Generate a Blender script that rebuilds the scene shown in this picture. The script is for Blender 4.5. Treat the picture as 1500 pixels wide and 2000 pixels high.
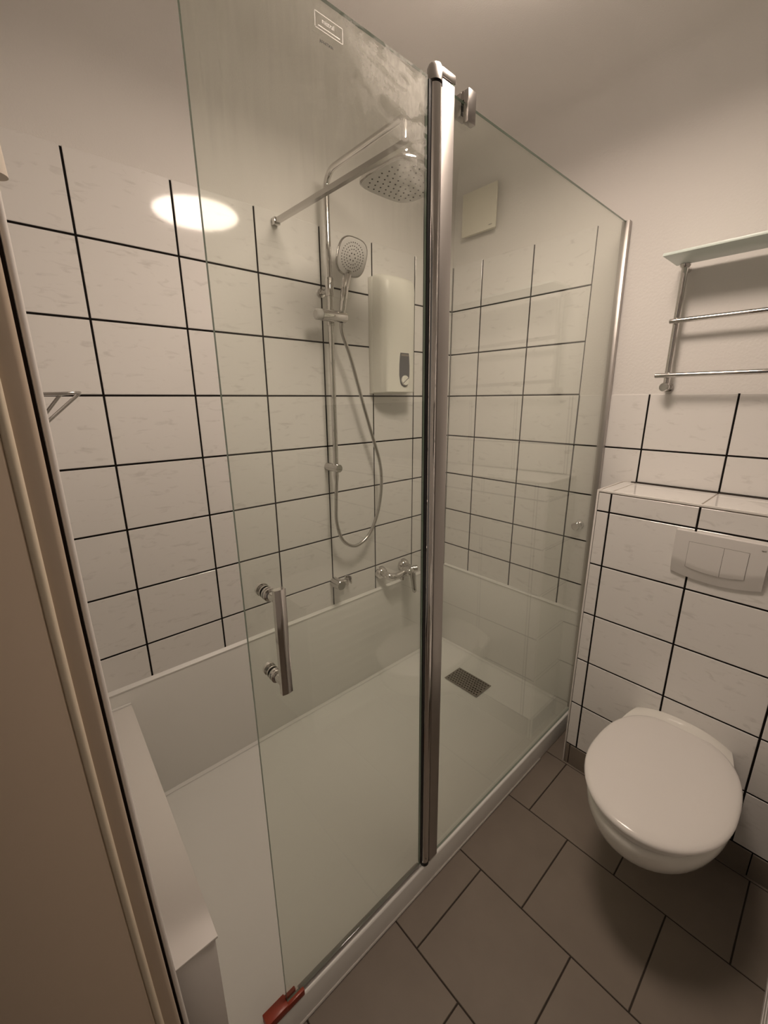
import bpy, bmesh, math, random
from mathutils import Vector, Matrix
random.seed(7)
PI = math.pi
for o in list(bpy.data.objects):
    bpy.data.objects.remove(o)
scene = bpy.context.scene
COL = scene.collection
ZF = 1.495            # the eye-level joint of the wall tiles is z = 0 in the numbers below; the floor ends up at z = 0

# ------------------------------------------------------------------ camera
FPX, PITCH, ROLL, YAW = 812.175, 0.2634, -0.00595, 0.72972
CAM = Vector((-1.74925, -1.44284, -0.01637))
def camera():
    cy, sy = math.cos(YAW), math.sin(YAW)
    fwd, right, up = Vector((sy, cy, 0)), Vector((cy, -sy, 0)), Vector((0, 0, 1))
    cp, sp = math.cos(PITCH), math.sin(PITCH)
    f2, u2 = fwd*cp - up*sp, up*cp + fwd*sp
    cr, sr = math.cos(ROLL), math.sin(ROLL)
    r3, u3 = right*cr + u2*sr, u2*cr - right*sr
    cd = bpy.data.cameras.new('camera')
    cd.sensor_fit = 'HORIZONTAL'; cd.sensor_width = 36.0; cd.lens = FPX/1500*36
    cd.clip_start = 0.02; cd.clip_end = 50
    ob = bpy.data.objects.new('camera', cd); COL.objects.link(ob)
    m = Matrix((r3, u3, -f2)).transposed().to_4x4()
    m.translation = CAM + Vector((0, 0, ZF))
    ob.matrix_world = m
    scene.camera = ob
camera()

# ------------------------------------------------------------------ world, exposure
w = bpy.data.worlds.new('world'); scene.world = w; w.use_nodes = True
w.node_tree.nodes['Background'].inputs[0].default_value = (1.0, 0.86, 0.72, 1)
w.node_tree.nodes['Background'].inputs[1].default_value = 0.10      # dim hallway behind the open door
LAMP_COLOR = (1.0, 0.825, 0.69, 1)
LAMP_STRENGTH = 34.0
vs = scene.view_settings
vs.view_transform = 'Standard'; vs.look = 'None'; vs.gamma = 1.0; vs.exposure = 0.0
vs.use_curve_mapping = False

# ------------------------------------------------------------------ materials
MATS = {}
def nodes_of(m):
    m.use_nodes = True
    nt = m.node_tree
    return nt, nt.nodes, nt.links
def pmat(name, color, rough=0.5, metal=0.0, spec=0.5, bump=None, vary=None, coat=0.0, trans=0.0):
    """Principled material; bump=(scale, strength); vary=(scale, amount) breaks the colour up a little."""
    m = bpy.data.materials.new(name); nt, N, L = nodes_of(m)
    b = N['Principled BSDF']
    b.inputs['Base Color'].default_value = (*color, 1)
    b.inputs['Roughness'].default_value = rough
    b.inputs['Metallic'].default_value = metal
    b.inputs['Specular IOR Level'].default_value = spec
    b.inputs['Coat Weight'].default_value = coat
    b.inputs['Transmission Weight'].default_value = trans
    tc = N.new('ShaderNodeTexCoord')
    if vary:
        n = N.new('ShaderNodeTexNoise'); n.inputs['Scale'].default_value = vary[0]; n.inputs['Detail'].default_value = 4
        L.new(tc.outputs['Object'], n.inputs['Vector'])
        mx = N.new('ShaderNodeMix'); mx.data_type = 'RGBA'
        mx.inputs[6].default_value = (*[c*(1-vary[1]) for c in color], 1)
        mx.inputs[7].default_value = (*[min(1, c*(1+vary[1])) for c in color], 1)
        L.new(n.outputs['Fac'], mx.inputs[0]); L.new(mx.outputs[2], b.inputs['Base Color'])
    if bump:
        n = N.new('ShaderNodeTexNoise'); n.inputs['Scale'].default_value = bump[0]; n.inputs['Detail'].default_value = 3
        L.new(tc.outputs['Object'], n.inputs['Vector'])
        bp = N.new('ShaderNodeBump'); bp.inputs['Strength'].default_value = bump[1]; bp.inputs['Distance'].default_value = 0.002
        L.new(n.outputs['Fac'], bp.inputs['Height']); L.new(bp.outputs['Normal'], b.inputs['Normal'])
    MATS[name] = m
    return m

def tile_mat():
    """glossy off-white wall tile with faint grey horizontal smudges, different on every tile"""
    m = bpy.data.materials.new('wall_tile'); nt, N, L = nodes_of(m)
    b = N['Principled BSDF']; b.inputs['Roughness'].default_value = 0.07
    b.inputs['Specular IOR Level'].default_value = 0.42
    tc = N.new('ShaderNodeTexCoord'); oi = N.new('ShaderNodeObjectInfo')
    mp = N.new('ShaderNodeMapping'); mp.inputs['Scale'].default_value = (19, 19, 62)
    sc = N.new('ShaderNodeVectorMath'); sc.operation = 'SCALE'; sc.inputs[0].default_value = (37, 91, 53)
    L.new(oi.outputs['Random'], sc.inputs['Scale']); L.new(sc.outputs[0], mp.inputs['Location'])
    L.new(tc.outputs['Object'], mp.inputs['Vector'])
    n1 = N.new('ShaderNodeTexNoise'); n1.inputs['Scale'].default_value = 1.0; n1.inputs['Detail'].default_value = 5; n1.inputs['Distortion'].default_value = 0.8
    L.new(mp.outputs[0], n1.inputs['Vector'])
    r1 = N.new('ShaderNodeValToRGB'); r1.color_ramp.elements[0].position = 0.585; r1.color_ramp.elements[0].color = (0, 0, 0, 1)
    r1.color_ramp.elements[1].position = 0.80; r1.color_ramp.elements[1].color = (1, 1, 1, 1)
    L.new(n1.outputs['Fac'], r1.inputs[0])
    mx = N.new('ShaderNodeMix'); mx.data_type = 'RGBA'
    mx.inputs[6].default_value = (0.84, 0.82, 0.795, 1); mx.inputs[7].default_value = (0.68, 0.66, 0.63, 1)
    L.new(r1.outputs[0], mx.inputs[0]); L.new(mx.outputs[2], b.inputs['Base Color'])
    n2 = N.new('ShaderNodeTexNoise'); n2.inputs['Scale'].default_value = 5.0
    L.new(tc.outputs['Object'], n2.inputs['Vector'])
    bp = N.new('ShaderNodeBump'); bp.inputs['Strength'].default_value = 0.06; bp.inputs['Distance'].default_value = 0.003
    L.new(n2.outputs['Fac'], bp.inputs['Height']); L.new(bp.outputs['Normal'], b.inputs['Normal'])
    MATS['wall_tile'] = m

def floor_tile_mat():
    m = bpy.data.materials.new('floor_tile'); nt, N, L = nodes_of(m)
    b = N['Principled BSDF']; b.inputs['Roughness'].default_value = 0.55
    b.inputs['Specular IOR Level'].default_value = 0.3
    tc = N.new('ShaderNodeTexCoord'); oi = N.new('ShaderNodeObjectInfo')
    mp = N.new('ShaderNodeMapping'); mp.inputs['Scale'].default_value = (9, 9, 9)
    sc = N.new('ShaderNodeVectorMath'); sc.operation = 'SCALE'; sc.inputs[0].default_value = (31, 71, 13)
    L.new(oi.outputs['Random'], sc.inputs['Scale']); L.new(sc.outputs[0], mp.inputs['Location'])
    L.new(tc.outputs['Object'], mp.inputs['Vector'])
    n1 = N.new('ShaderNodeTexNoise'); n1.inputs['Scale'].default_value = 1.0; n1.inputs['Detail'].default_value = 7
    L.new(mp.outputs[0], n1.inputs['Vector'])
    mx = N.new('ShaderNodeMix'); mx.data_type = 'RGBA'
    mx.inputs[6].default_value = (0.195, 0.162, 0.132, 1); mx.inputs[7].default_value = (0.255, 0.215, 0.178, 1)
    L.new(n1.outputs['Fac'], mx.inputs[0]); L.new(mx.outputs[2], b.inputs['Base Color'])
    bp = N.new('ShaderNodeBump'); bp.inputs['Strength'].default_value = 0.15; bp.inputs['Distance'].default_value = 0.001
    L.new(n1.outputs['Fac'], bp.inputs['Height']); L.new(bp.outputs['Normal'], b.inputs['Normal'])
    MATS['floor_tile'] = m

def glass_mat(name, tint, film=False, haze=0.0):
    """clear pane: straight-through transmission with a little tint and Fresnel reflection on both faces;
    film=True adds dried soap smears near the upper hinge corner"""
    m = bpy.data.materials.new(name); nt, N, L = nodes_of(m)
    N.remove(N['Principled BSDF']); out = N['Material Output']
    tr = N.new('ShaderNodeBsdfTransparent'); tr.inputs[0].default_value = (*tint, 1)
    gl = N.new('ShaderNodeBsdfGlossy'); gl.inputs['Roughness'].default_value = 0.0; gl.inputs[0].default_value = (1, 1, 1, 1)
    ge = N.new('ShaderNodeNewGeometry')
    dt = N.new('ShaderNodeVectorMath'); dt.operation = 'DOT_PRODUCT'
    L.new(ge.outputs['Incoming'], dt.inputs[0]); L.new(ge.outputs['Normal'], dt.inputs[1])
    def mth(op, a, b=None):
        n = N.new('ShaderNodeMath'); n.operation = op
        for i, v in enumerate((a, b)):
            if v is None: continue
            if isinstance(v, (int, float)): n.inputs[i].default_value = v
            else: L.new(v, n.inputs[i])
        return n.outputs[0]
    c = mth('ABSOLUTE', dt.outputs['Value'])
    p = mth('POWER', mth('SUBTRACT', 1.0, c), 5.0)
    fr = mth('ADD', 0.048, mth('MULTIPLY', p, 0.952))
    mix = N.new('ShaderNodeMixShader'); L.new(fr, mix.inputs[0]); L.new(tr.outputs[0], mix.inputs[1]); L.new(gl.outputs[0], mix.inputs[2])
    last = mix.outputs[0]
    if film or haze:
        df = N.new('ShaderNodeBsdfDiffuse'); df.inputs[0].default_value = (0.82, 0.80, 0.77, 1)
        tl = N.new('ShaderNodeBsdfTranslucent'); tl.inputs[0].default_value = (0.82, 0.80, 0.77, 1)
        ad = N.new('ShaderNodeMixShader'); ad.inputs[0].default_value = 0.5
        L.new(df.outputs[0], ad.inputs[1]); L.new(tl.outputs[0], ad.inputs[2])
        mx = N.new('ShaderNodeMixShader')
        if film:
            tc = N.new('ShaderNodeTexCoord'); sp = N.new('ShaderNodeSeparateXYZ'); L.new(tc.outputs['Object'], sp.inputs[0])
            # region: towards the hinge side and the top of the pane (object space of the pane)
            def smooth(v, a, b):
                mr = N.new('ShaderNodeMapRange'); mr.interpolation_type = 'SMOOTHSTEP'
                mr.inputs[1].default_value = a; mr.inputs[2].default_value = b
                L.new(v, mr.inputs[0]); return mr.outputs[0]
            def noise(scale, det=4, dist=0.0, rot=0.0):
                mp = N.new('ShaderNodeMapping'); mp.inputs['Scale'].default_value = scale; mp.inputs['Rotation'].default_value = (0, rot, 0)
                L.new(tc.outputs['Object'], mp.inputs[0])
                n = N.new('ShaderNodeTexNoise'); n.inputs['Scale'].default_value = 1; n.inputs['Detail'].default_value = det; n.inputs['Distortion'].default_value = dist
                L.new(mp.outputs[0], n.inputs['Vector']); return n.outputs['Fac']
            zx = mth('ADD', mth('MULTIPLY', sp.outputs['X'], 0.85), mth('MULTIPLY', mth('SUBTRACT', sp.outputs['Z'], 1.98), 1.0))
            wob = mth('MULTIPLY', mth('SUBTRACT', noise((9, 9, 9)), 0.5), 0.22)
            reg = smooth(mth('ADD', zx, wob), -0.10, 0.08)
            reg2 = smooth(mth('ADD', mth('SUBTRACT', sp.outputs['Z'], 1.70), mth('MULTIPLY', wob, 2.0)), -0.12, 0.26)
            streak = smooth(noise((70, 70, 5), 3, 0.4, 0.12), 0.42, 0.66)
            smear = smooth(noise((10, 10, 26), 4, 1.6, -0.35), 0.44, 0.54)
            fine = smooth(noise((130, 130, 60), 2, 0.5), 0.35, 0.65)
            a1 = mth('MULTIPLY', reg, mth('ADD', 0.05, mth('MULTIPLY', smear, mth('ADD', 0.24, mth('MULTIPLY', fine, 0.12)))))
            a2 = mth('MULTIPLY', reg2, mth('MULTIPLY', streak, 0.06))
            fac = mth('ADD', mth('ADD', a1, a2), 0.004)
            L.new(fac, mx.inputs[0])
        else:
            mx.inputs[0].default_value = haze
        L.new(last, mx.inputs[1]); L.new(ad.outputs[0], mx.inputs[2]); last = mx.outputs[0]
    L.new(last, out.inputs['Surface'])
    MATS[name] = m

def emit_mat(name, color, strength):
    m = bpy.data.materials.new(name); nt, N, L = nodes_of(m)
    b = N['Principled BSDF']; b.inputs['Base Color'].default_value = (0.85, 0.84, 0.82, 1); b.inputs['Roughness'].default_value = 0.4
    b.inputs['Emission Color'].default_value = color; b.inputs['Emission Strength'].default_value = strength
    MATS[name] = m

tile_mat(); floor_tile_mat()
glass_mat('pane_glass', (0.972, 0.990, 0.962), haze=0.004)
glass_mat('door_glass', (0.972, 0.990, 0.962), film=True)
glass_mat('seal_clear', (0.72, 0.70, 0.70), haze=0.25)
emit_mat('lamp_opal', LAMP_COLOR, LAMP_STRENGTH)
emit_mat('lamp_side_glow', LAMP_COLOR, LAMP_STRENGTH*0.035)  # faint glow added to the lamp's opaque side to brighten the ceiling near it
pmat('paint', (0.80, 0.775, 0.745), 0.85, spec=0.2, bump=(260, 0.25))
pmat('paint_coarse', (0.80, 0.775, 0.745), 0.8, spec=0.25, bump=(120, 0.55))
pmat('grout_dark', (0.012, 0.010, 0.009), 0.9, spec=0.1)
pmat('grout_floor', (0.055, 0.045, 0.038), 0.9, spec=0.1)
pmat('grout_light', (0.36, 0.31, 0.26), 0.8, spec=0.2)
pmat('acrylic', (0.87, 0.865, 0.835), 0.32, spec=0.4)
pmat('panel_white', (0.86, 0.85, 0.82), 0.28, spec=0.45)
pmat('silicone', (0.86, 0.85, 0.82), 0.35, spec=0.4)
pmat('silicone_grey', (0.50, 0.47, 0.44), 0.4, spec=0.4)
pmat('ledge_white', (0.86, 0.825, 0.79), 0.45, spec=0.4)
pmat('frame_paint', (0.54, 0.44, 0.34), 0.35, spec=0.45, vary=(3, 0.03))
pmat('trim_white', (0.82, 0.785, 0.75), 0.3, spec=0.45)
pmat('rubber_cream', (0.80, 0.70, 0.55), 0.55, spec=0.3)
pmat('gap_shade', (0.02, 0.015, 0.012), 0.95, spec=0.0)  # near-black that puts the shade of openings into the colour
pmat('chrome', (0.66, 0.64, 0.625), 0.06, metal=1.0)
pmat('chrome_satin', (0.56, 0.54, 0.525), 0.20, metal=1.0)
pmat('post_satin', (0.50, 0.475, 0.455), 0.42, metal=1.0)
pmat('cap_grey', (0.40, 0.38, 0.365), 0.24, metal=1.0)
pmat('steel', (0.36, 0.33, 0.30), 0.38, metal=1.0, vary=(60, 0.08))
pmat('black_rubber', (0.012, 0.012, 0.012), 0.5)
pmat('nozzle', (0.035, 0.03, 0.028), 0.6)
pmat('head_face', (0.62, 0.60, 0.58), 0.35, spec=0.5)
pmat('ceramic', (0.82, 0.80, 0.75), 0.08, spec=0.5, coat=0.3)
pmat('seat_plastic', (0.80, 0.77, 0.74), 0.13, spec=0.5)
pmat('plate_plastic', (0.76, 0.735, 0.71), 0.3, spec=0.5)
pmat('heater_white', (0.83, 0.82, 0.75), 0.35, spec=0.45)
pmat('heater_grey', (0.13, 0.13, 0.14), 0.45)
pmat('vent_cream', (0.80, 0.77, 0.66), 0.5)
pmat('text_grey', (0.18, 0.16, 0.14), 0.6)
pmat('glass_edge', (0.20, 0.27, 0.215), 0.12, spec=0.6)
pmat('frosted', (0.66, 0.74, 0.69), 0.3, spec=0.4)
pmat('label_print', (0.90, 0.88, 0.85), 0.5)
pmat('marker_black', (0.02, 0.018, 0.015), 0.6)
pmat('red_plastic', (0.30, 0.040, 0.016), 0.35, spec=0.4)
pmat('radiator_white', (0.82, 0.80, 0.77), 0.3)
pmat('hinge_cream', (0.76, 0.68, 0.58), 0.4)

# ------------------------------------------------------------------ mesh builder
class MB:
    def __init__(s):
        s.bm = bmesh.new()
    def box(s, x0, x1, y0, y1, z0, z1, bev=0.0, seg=2):
        t = bmesh.new()
        bmesh.ops.create_cube(t, size=1.0)
        for v in t.verts:
            v.co = Vector(((x0+x1)/2 + v.co.x*abs(x1-x0), (y0+y1)/2 + v.co.y*abs(y1-y0), (z0+z1)/2 + v.co.z*abs(z1-z0)))
        if bev:
            bmesh.ops.bevel(t, geom=list(t.edges), offset=bev, segments=seg, affect='EDGES', profile=0.5)
        return s._join(t)
    def _join(s, t):
        me = bpy.data.meshes.new('tmp'); t.to_mesh(me); t.free()
        s.bm.from_mesh(me); bpy.data.meshes.remove(me)
        return s
    def rings(s, rings, caps=True, closed=True):
        """loft a list of rings (equal vertex count)"""
        b = s.bm; vr = [[b.verts.new(p) for p in r] for r in rings]
        n = len(vr[0])
        for a, c in zip(vr[:-1], vr[1:]):
            for i in range(n if closed else n-1):
                j = (i+1) % n
                b.faces.new((a[i], a[j], c[j], c[i]))
        if caps:
            b.faces.new(list(reversed(vr[0]))); b.faces.new(vr[-1])
        return s
    def tube(s, pts, r, n=14, caps=True):
        pts = [Vector(p) for p in pts]
        rad = r if isinstance(r, (list, tuple)) else [r]*len(pts)
        tan = []
        for i in range(len(pts)):
            a = pts[max(i-1, 0)]; c = pts[min(i+1, len(pts)-1)]
            tan.append((c-a).normalized())
        u = tan[0].orthogonal().normalized()
        out = []
        for i, (p, tg) in enumerate(zip(pts, tan)):
            u = (u - tg*u.dot(tg)).normalized(); v = tg.cross(u)
            out.append([p + (u*math.cos(2*PI*k/n) + v*math.sin(2*PI*k/n))*rad[i] for k in range(n)])
        return s.rings(out, caps)
    def lathe(s, origin, axis, prof, n=24):
        """prof = [(distance along axis, radius)]"""
        o = Vector(origin); ax = Vector(axis).normalized(); u = ax.orthogonal().normalized(); v = ax.cross(u)
        rr = [[o + ax*d + (u*math.cos(2*PI*k/n) + v*math.sin(2*PI*k/n))*max(r, 1e-5) for k in range(n)] for d, r in prof]
        return s.rings(rr, True)
    def prism(s, poly, lo, hi, axis='z', shear=None):
        """extrude a 2-D polygon; axis z: poly=(x,y); axis y: poly=(x,z); axis x: poly=(y,z)"""
        def P(a, c, h):
            return {'z': (a, c, h), 'y': (a, h, c), 'x': (h, a, c)}[axis]
        return s.rings([[P(a, c, h) for a, c in poly] for h in (lo, hi)])
    def map(s, fn):
        for v in s.bm.verts: v.co = Vector(fn(v.co))
        return s
    def mesh(s, name, mat, origin, angle=38, mats=None):
        b = s.bm
        bmesh.ops.recalc_face_normals(b, faces=list(b.faces))
        for v in b.verts: v.co -= Vector(origin)
        me = bpy.data.meshes.new(name); b.to_mesh(me); b.free()
        for m in (mats or [mat]): me.materials.append(MATS[m])
        me.polygons.foreach_set('use_smooth', [True]*len(me.polygons))
        me.set_sharp_from_angle(angle=math.radians(angle))
        me.update()
        return me

WORLD = {}          # object -> its origin in the numbers used here (floor at -ZF)
def _link(o, origin, parent):
    COL.objects.link(o)
    WORLD[o.name] = Vector(origin)
    if parent is None:
        o.location = Vector(origin) + Vector((0, 0, ZF))
    else:
        o.parent = parent; o.location = Vector(origin) - WORLD[parent.name]
    return o
def tag(o, label=None, cat=None, group=None, kind=None):
    if label: o['label'] = label
    if cat: o['category'] = cat
    if group: o['group'] = group
    if kind: o['kind'] = kind
    return o
def thing(name, loc, label, cat, group=None):
    return tag(_link(bpy.data.objects.new(name, None), loc, None), label, cat, group)
def obj(name, mb, mat, parent=None, label=None, angle=38, origin=None, mats=None, kind=None):
    vs_ = [v.co for v in mb.bm.verts]
    if origin is None:
        lo = [min(c[i] for c in vs_) for i in range(3)]; hi = [max(c[i] for c in vs_) for i in range(3)]
        origin = ((lo[0]+hi[0])/2, (lo[1]+hi[1])/2, lo[2])
    me = mb.mesh(name, mat, origin, angle, mats)
    o = bpy.data.objects.new(name, me)
    _link(o, origin, parent)
    return tag(o, label, None, None, kind)
def struct(name, mb, mat, label=None, **k):
    o = obj(name, mb, mat, None, label, **k); o['kind'] = 'structure'
    return o

# tiles: bevelled slabs that share their meshes
TILE_CACHE = {}
def tile(parent, normal, plane, a0, a1, b0, b1, mat='wall_tile', thick=0.006, name='tile'):
    """normal '-y': a=x b=z | '-x': a=y b=z | '+x' | '+y' | '+z': a=x b=y.   The visible face lies in `plane`."""
    w_, h_ = round(a1-a0, 4), round(b1-b0, 4)
    key = (normal, w_, h_, mat)
    if key not in TILE_CACHE:
        e = 0.0012
        back = [(-w_/2, -h_/2), (w_/2, -h_/2), (w_/2, h_/2), (-w_/2, h_/2)]
        fr = [(x*(1-2*e/w_), y*(1-2*e/h_)) for x, y in back]
        def P(a, c, d):
            return {'-y': (a, d, c), '+y': (a, -d, c), '-x': (d, a, c), '+x': (-d, a, c), '+z': (a, c, -d)}[normal]
        mb = MB()
        mb.rings([[P(a, c, thick) for a, c in back], [P(a, c, e*0.8) for a, c in back], [P(a, c, 0) for a, c in fr]])
        TILE_CACHE[key] = mb.mesh('tile', mat, (0, 0, 0), 20)
    o = bpy.data.objects.new(name, TILE_CACHE[key])
    ca, cb = (a0+a1)/2, (b0+b1)/2
    loc = {'y': (ca, plane, cb), 'x': (plane, ca, cb), 'z': (ca, cb, plane)}[normal[1]]
    return _link(o, loc, parent)

FL, CE = -1.495, 0.955
XL, YF = -1.720, -2.75           # inner faces of the door wall and of the wall behind the camera
TW, TH, J = 0.2516, 0.2, 0.0058
COLX = [-0.265 - k*TW for k in range(7)]             # joints on the back wall
COLY = [-0.1696 - k*TW for k in range(7)]            # joints on the right wall
SHIFT = 0.003
GT = J/2

# ------------------------------------------------------------------ the room
wb = struct('wall_back', MB().box(-1.95, 0.12, SHIFT, 0.12, FL, CE+0.02), 'paint', 'white painted wall tiled up to shoulder height behind the shower')
obj('grout', MB().box(XL, 0.001, 0.0018, 0.01, -1.42, 0.594), 'grout_dark', wb)
xs = [0.0] + COLX
for i in range(len(xs)-1):
    a1, a0 = xs[i], xs[i+1]
    a0 = max(a0, XL)
    l = a0 + (GT if a0 > XL else 0); r = a1 - (GT if i else 0.003)
    if r - l < 0.01: continue
    for k in range(8):
        zt = 0.6 - k*TH; zb = zt - TH
        zb2 = max(zb + GT, -0.935) if k == 7 else zb + GT
        tile(wb, '-y', 0.0, l, r, zb2, (zt - GT) if k else 0.5965)

wr = struct('wall_right', MB().box(SHIFT, 0.12, YF-0.1, 0.12, FL, CE+0.02), 'paint_coarse', 'white painted wall tiled beside the shower and above the toilet')
mb = MB(); mb.box(0.0018, 0.01, -0.6728, 0.0, -0.004, 0.594); mb.box(0.0018, 0.01, YF, 0.0, FL, -0.003)
obj('grout', mb, 'grout_dark', wr)
ys = [0.0] + COLY
for i in range(len(ys)-1):
    b1, b0 = ys[i], max(ys[i+1], YF)
    lo_, hi_ = b0 + GT, b1 - (GT if i else 0.003)
    for k in range(8):
        zt = 0.6 - k*TH; zb = zt - TH
        if k < 3 and i > 2: continue
        if i == 3 and k >= 3:                        # column that reaches down beside the boxed cistern
            pass
        if i > 3 and zt < -0.3: continue
        z0 = zb + GT; z1 = zt - GT if (k or True) else zt
        if k == 0: z1 = 0.5965
        if i > 3 and zb < -0.325: z0 = -0.322
        if k == 7 and i < 3: z0 = -0.935
        tile(wr, '-x', 0.0, lo_, hi_, z0, z1)
for zt in (-1.0, -1.2):                              # strip between glass and cistern box goes on to the skirting
    tile(wr, '-x', 0.0, -0.9244+GT, -0.80, zt-TH+GT, zt-GT)
tile(wr, '-x', -0.001, -0.8785, -0.815, FL, -1.4-GT, 'floor_tile', name='skirting_tile')

# door wall: pier beside the shower, pier behind the camera, lintel over the doorway
wl = MB(); wl.box(-1.95, XL, -0.872, SHIFT, FL, CE+0.02); wl.box(-1.95, XL, YF-0.1, -1.75, FL, CE+0.02); wl.box(-1.95, XL, -1.75, -0.872, 0.62, CE+0.02)
wl = struct('wall_left', wl, 'paint', 'white wall with the doorway through which the bathroom is seen')
obj('grout', MB().box(XL-0.004, XL+0.0012, -0.868, 0.0, -1.42, 0.594), 'grout_dark', wl)
for i in range(4):
    y1 = -i*TW; y0 = max(-(i+1)*TW, -0.866)
    for k in range(8):
        zt = 0.6 - k*TH; zb = zt - TH
        tile(wl, '+x', XL+0.003, y0+GT, y1-GT, zb+GT, (zt-GT) if k else 0.5965)
wf = struct('wall_front', MB().box(-1.95, 0.12, YF-0.1, YF, FL, CE+0.02), 'paint', 'white painted wall behind the camera')

# floor: dark joints with square taupe tiles in a half bond
FX = [-0.245 - k*0.3020 for k in range(6)]
fl = struct('floor', MB().box(-2.6, 0.1, YF-0.1, 0.1, FL-0.08, FL-0.0025), 'grout_floor', 'taupe stoneware tile floor laid in a half bond')
fg = 0.002
strips = [(-0.235, -0.245)] and []
edges = [0.0] + FX + [-2.4]
for i in range(len(edges)-1):
    x1, x0 = edges[i], edges[i+1]
    base = -0.900 if i % 2 == 1 else -1.0455
    y = base + 0.2955
    while y > YF:
        ya, yb = y, y-0.2955
        a, b_ = min(ya, -0.812 if x0 < 0 else ya), max(yb, YF)
        if a - b_ > 0.012:
            tile(fl, '+z', FL, x0+fg, x1-fg, b_+fg, a-(fg if ya <= -0.812 else 0), 'floor_tile', 0.004)
        y -= 0.2955

# ceiling with soft coves
mb = MB().box(-1.95, 0.12, YF-0.1, 0.12, CE, CE+0.1)
ce = struct('ceiling', mb, 'paint', 'plain white ceiling rounded into the walls')
def cove(name, fn, l0, l1):
    R = 0.13; n = 12
    prof = [(0, 0)] + [(R - R*math.sin(a), R - R*math.cos(a)) for a in [k*PI/2/n for k in range(n+1)]]
    # prof: distance from the wall, distance below the ceiling
    prof = [(-0.004, -0.004), (R, 0)] + [(R - R*math.sin(k*PI/2/n), R - R*math.cos(k*PI/2/n)) for k in range(1, n)] + [(0.0, R)]
    mb = MB(); mb.rings([[fn(d, h, l) for d, h in prof] for l in (l0, l1)])
    return obj(name, mb, 'paint', ce, angle=50)
cove('cove', lambda d, h, l: (l, SHIFT-d, CE-h), XL, 0.003)
cove('cove', lambda d, h, l: (SHIFT-d, l, CE-h), YF, 0.003)
cove('cove', lambda d, h, l: (XL+d, l, CE-h), YF, 0.003)

# boxed-in cistern
BX, BY, BZ = -0.235, -0.8785, -0.3275
bw = struct('trim_1', MB().box(BX+0.002, 0.004, YF, BY-0.002, FL, BZ-0.002), 'grout_dark', 'tiled boxed-in cistern wall carrying the toilet')
cols = [BY-0.0045, -0.9244, -1.1760, -1.4276, YF]
rows = [BZ-0.006, -0.4, -0.6, -0.8, -1.0, -1.2, -1.4]
for i in range(4):
    for k in range(6):
        tile(bw, '-x', BX, cols[i+1]+GT, cols[i]-(GT if i else 0.0012), rows[k+1]+GT, rows[k]-(GT if k else 0.001))
for k in range(6):                                   # narrow side facing the shower
    tile(bw, '+y', BY, BX+0.006, -0.003, rows[k+1]+GT, rows[k]-(GT if k else 0.001))
obj('ledge_bed', MB().box(BX+0.001, 0.0, YF, BY-0.001, BZ-0.006, BZ+0.0005), 'grout_light', bw)
for i in range(4):                                   # ledge on top
    c1 = cols[i] - (0.0016 if i else 0.003); c0 = cols[i+1] + 0.0016
    tile(bw, '+z', BZ+0.002, BX+0.007, -0.060, c0, c1)
    tile(bw, '+z', BZ+0.002, -0.0575, -0.010, c0, c1)
obj('ledge_joint', MB().box(-0.010, -0.001, YF, BY-0.03, BZ-0.002, BZ+0.005, 0.002), 'grout_floor', bw)
mb = MB().box(BX-0.0015, BX+0.006, BY-0.0045, BY+0.0015, FL, BZ+0.003, 0.0012)
obj('edge_profile', mb, 'trim_white', bw, 'white edge profile')
mb = MB().box(BX-0.0015, BX+0.007, YF, BY-0.0046, BZ-0.004, BZ+0.003, 0.0012)
obj('edge_profile', mb, 'trim_white', bw)
mb = MB().box(BX, -0.003, BY-0.0045, BY+0.0015, BZ-0.004, BZ+0.003, 0.0012)
obj('edge_profile', mb, 'trim_white', bw)
sk = [BY-0.0045, -0.9, -1.2, -1.48, YF]
for i in range(4):
    tile(bw, '-x', BX-0.002, sk[i+1]+0.0015, sk[i]-0.0015, FL, -1.4-GT, 'floor_tile', name='skirting_tile')

# ------------------------------------------------------------------ doorway frame at the left edge
def lean_x(v):               # the old frame is bowed towards the floor
    return (v.x + 0.0165*max(0.0, (-0.22 - v.z)/0.78)**1.5, v.y, v.z)
FZ = [FL + k*(0.62-FL)/24 for k in range(25)]
fr = MB()
# painted steel frame: narrow face, rebate, wide reveal
prof = [(-1.7248, -0.886), (-1.7242, -0.892), (-1.7262, -0.8965), (-1.7300, -0.898), (-1.7440, -0.8985),
        (-1.7440, -0.892), (-1.7535, -0.892), (-1.7535, -0.9035), (-1.7555, -0.906), (-1.9400, -0.908), (-1.9400, -0.872), (-1.7248, -0.872)]
fr.rings([[(x, y, z) for x, y in prof] for z in FZ + [0.66]])
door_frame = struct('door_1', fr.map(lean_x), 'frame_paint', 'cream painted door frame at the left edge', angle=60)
sl = MB(); sl.tube([(-1.7488, -0.9000, z) for z in FZ + [0.655]], 0.0052, 12)
obj('door_seal', sl.map(lean_x), 'rubber_cream', door_frame, 'cream rubber door seal')
gp = MB().rings([[(-1.7248, -0.882, z), (-1.7205, -0.882, z), (-1.7205, -0.870, z), (-1.7248, -0.870, z)] for z in FZ])
obj('gap_shade_strip', gp.map(lean_x), 'gap_shade', door_frame, 'dark strip painted as the shade in the gap')  # solid dark strip, painted as the shade between frame and bead
tr = MB()
prof = [(-1.7212, -0.8722)] + [(-1.7172 - 0.0040*math.cos(a), -0.8785 - 0.0040*math.sin(a)) for a in [k*PI/10 for k in range(11)]] + [(-1.7132, -0.8722)]
tr.rings([[(x, y, z) for x, y in prof] for z in FZ])
trim = struct('trim_2', tr.map(lean_x), 'trim_white', 'white rounded corner bead beside the door frame', angle=60)
hg = MB()
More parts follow.
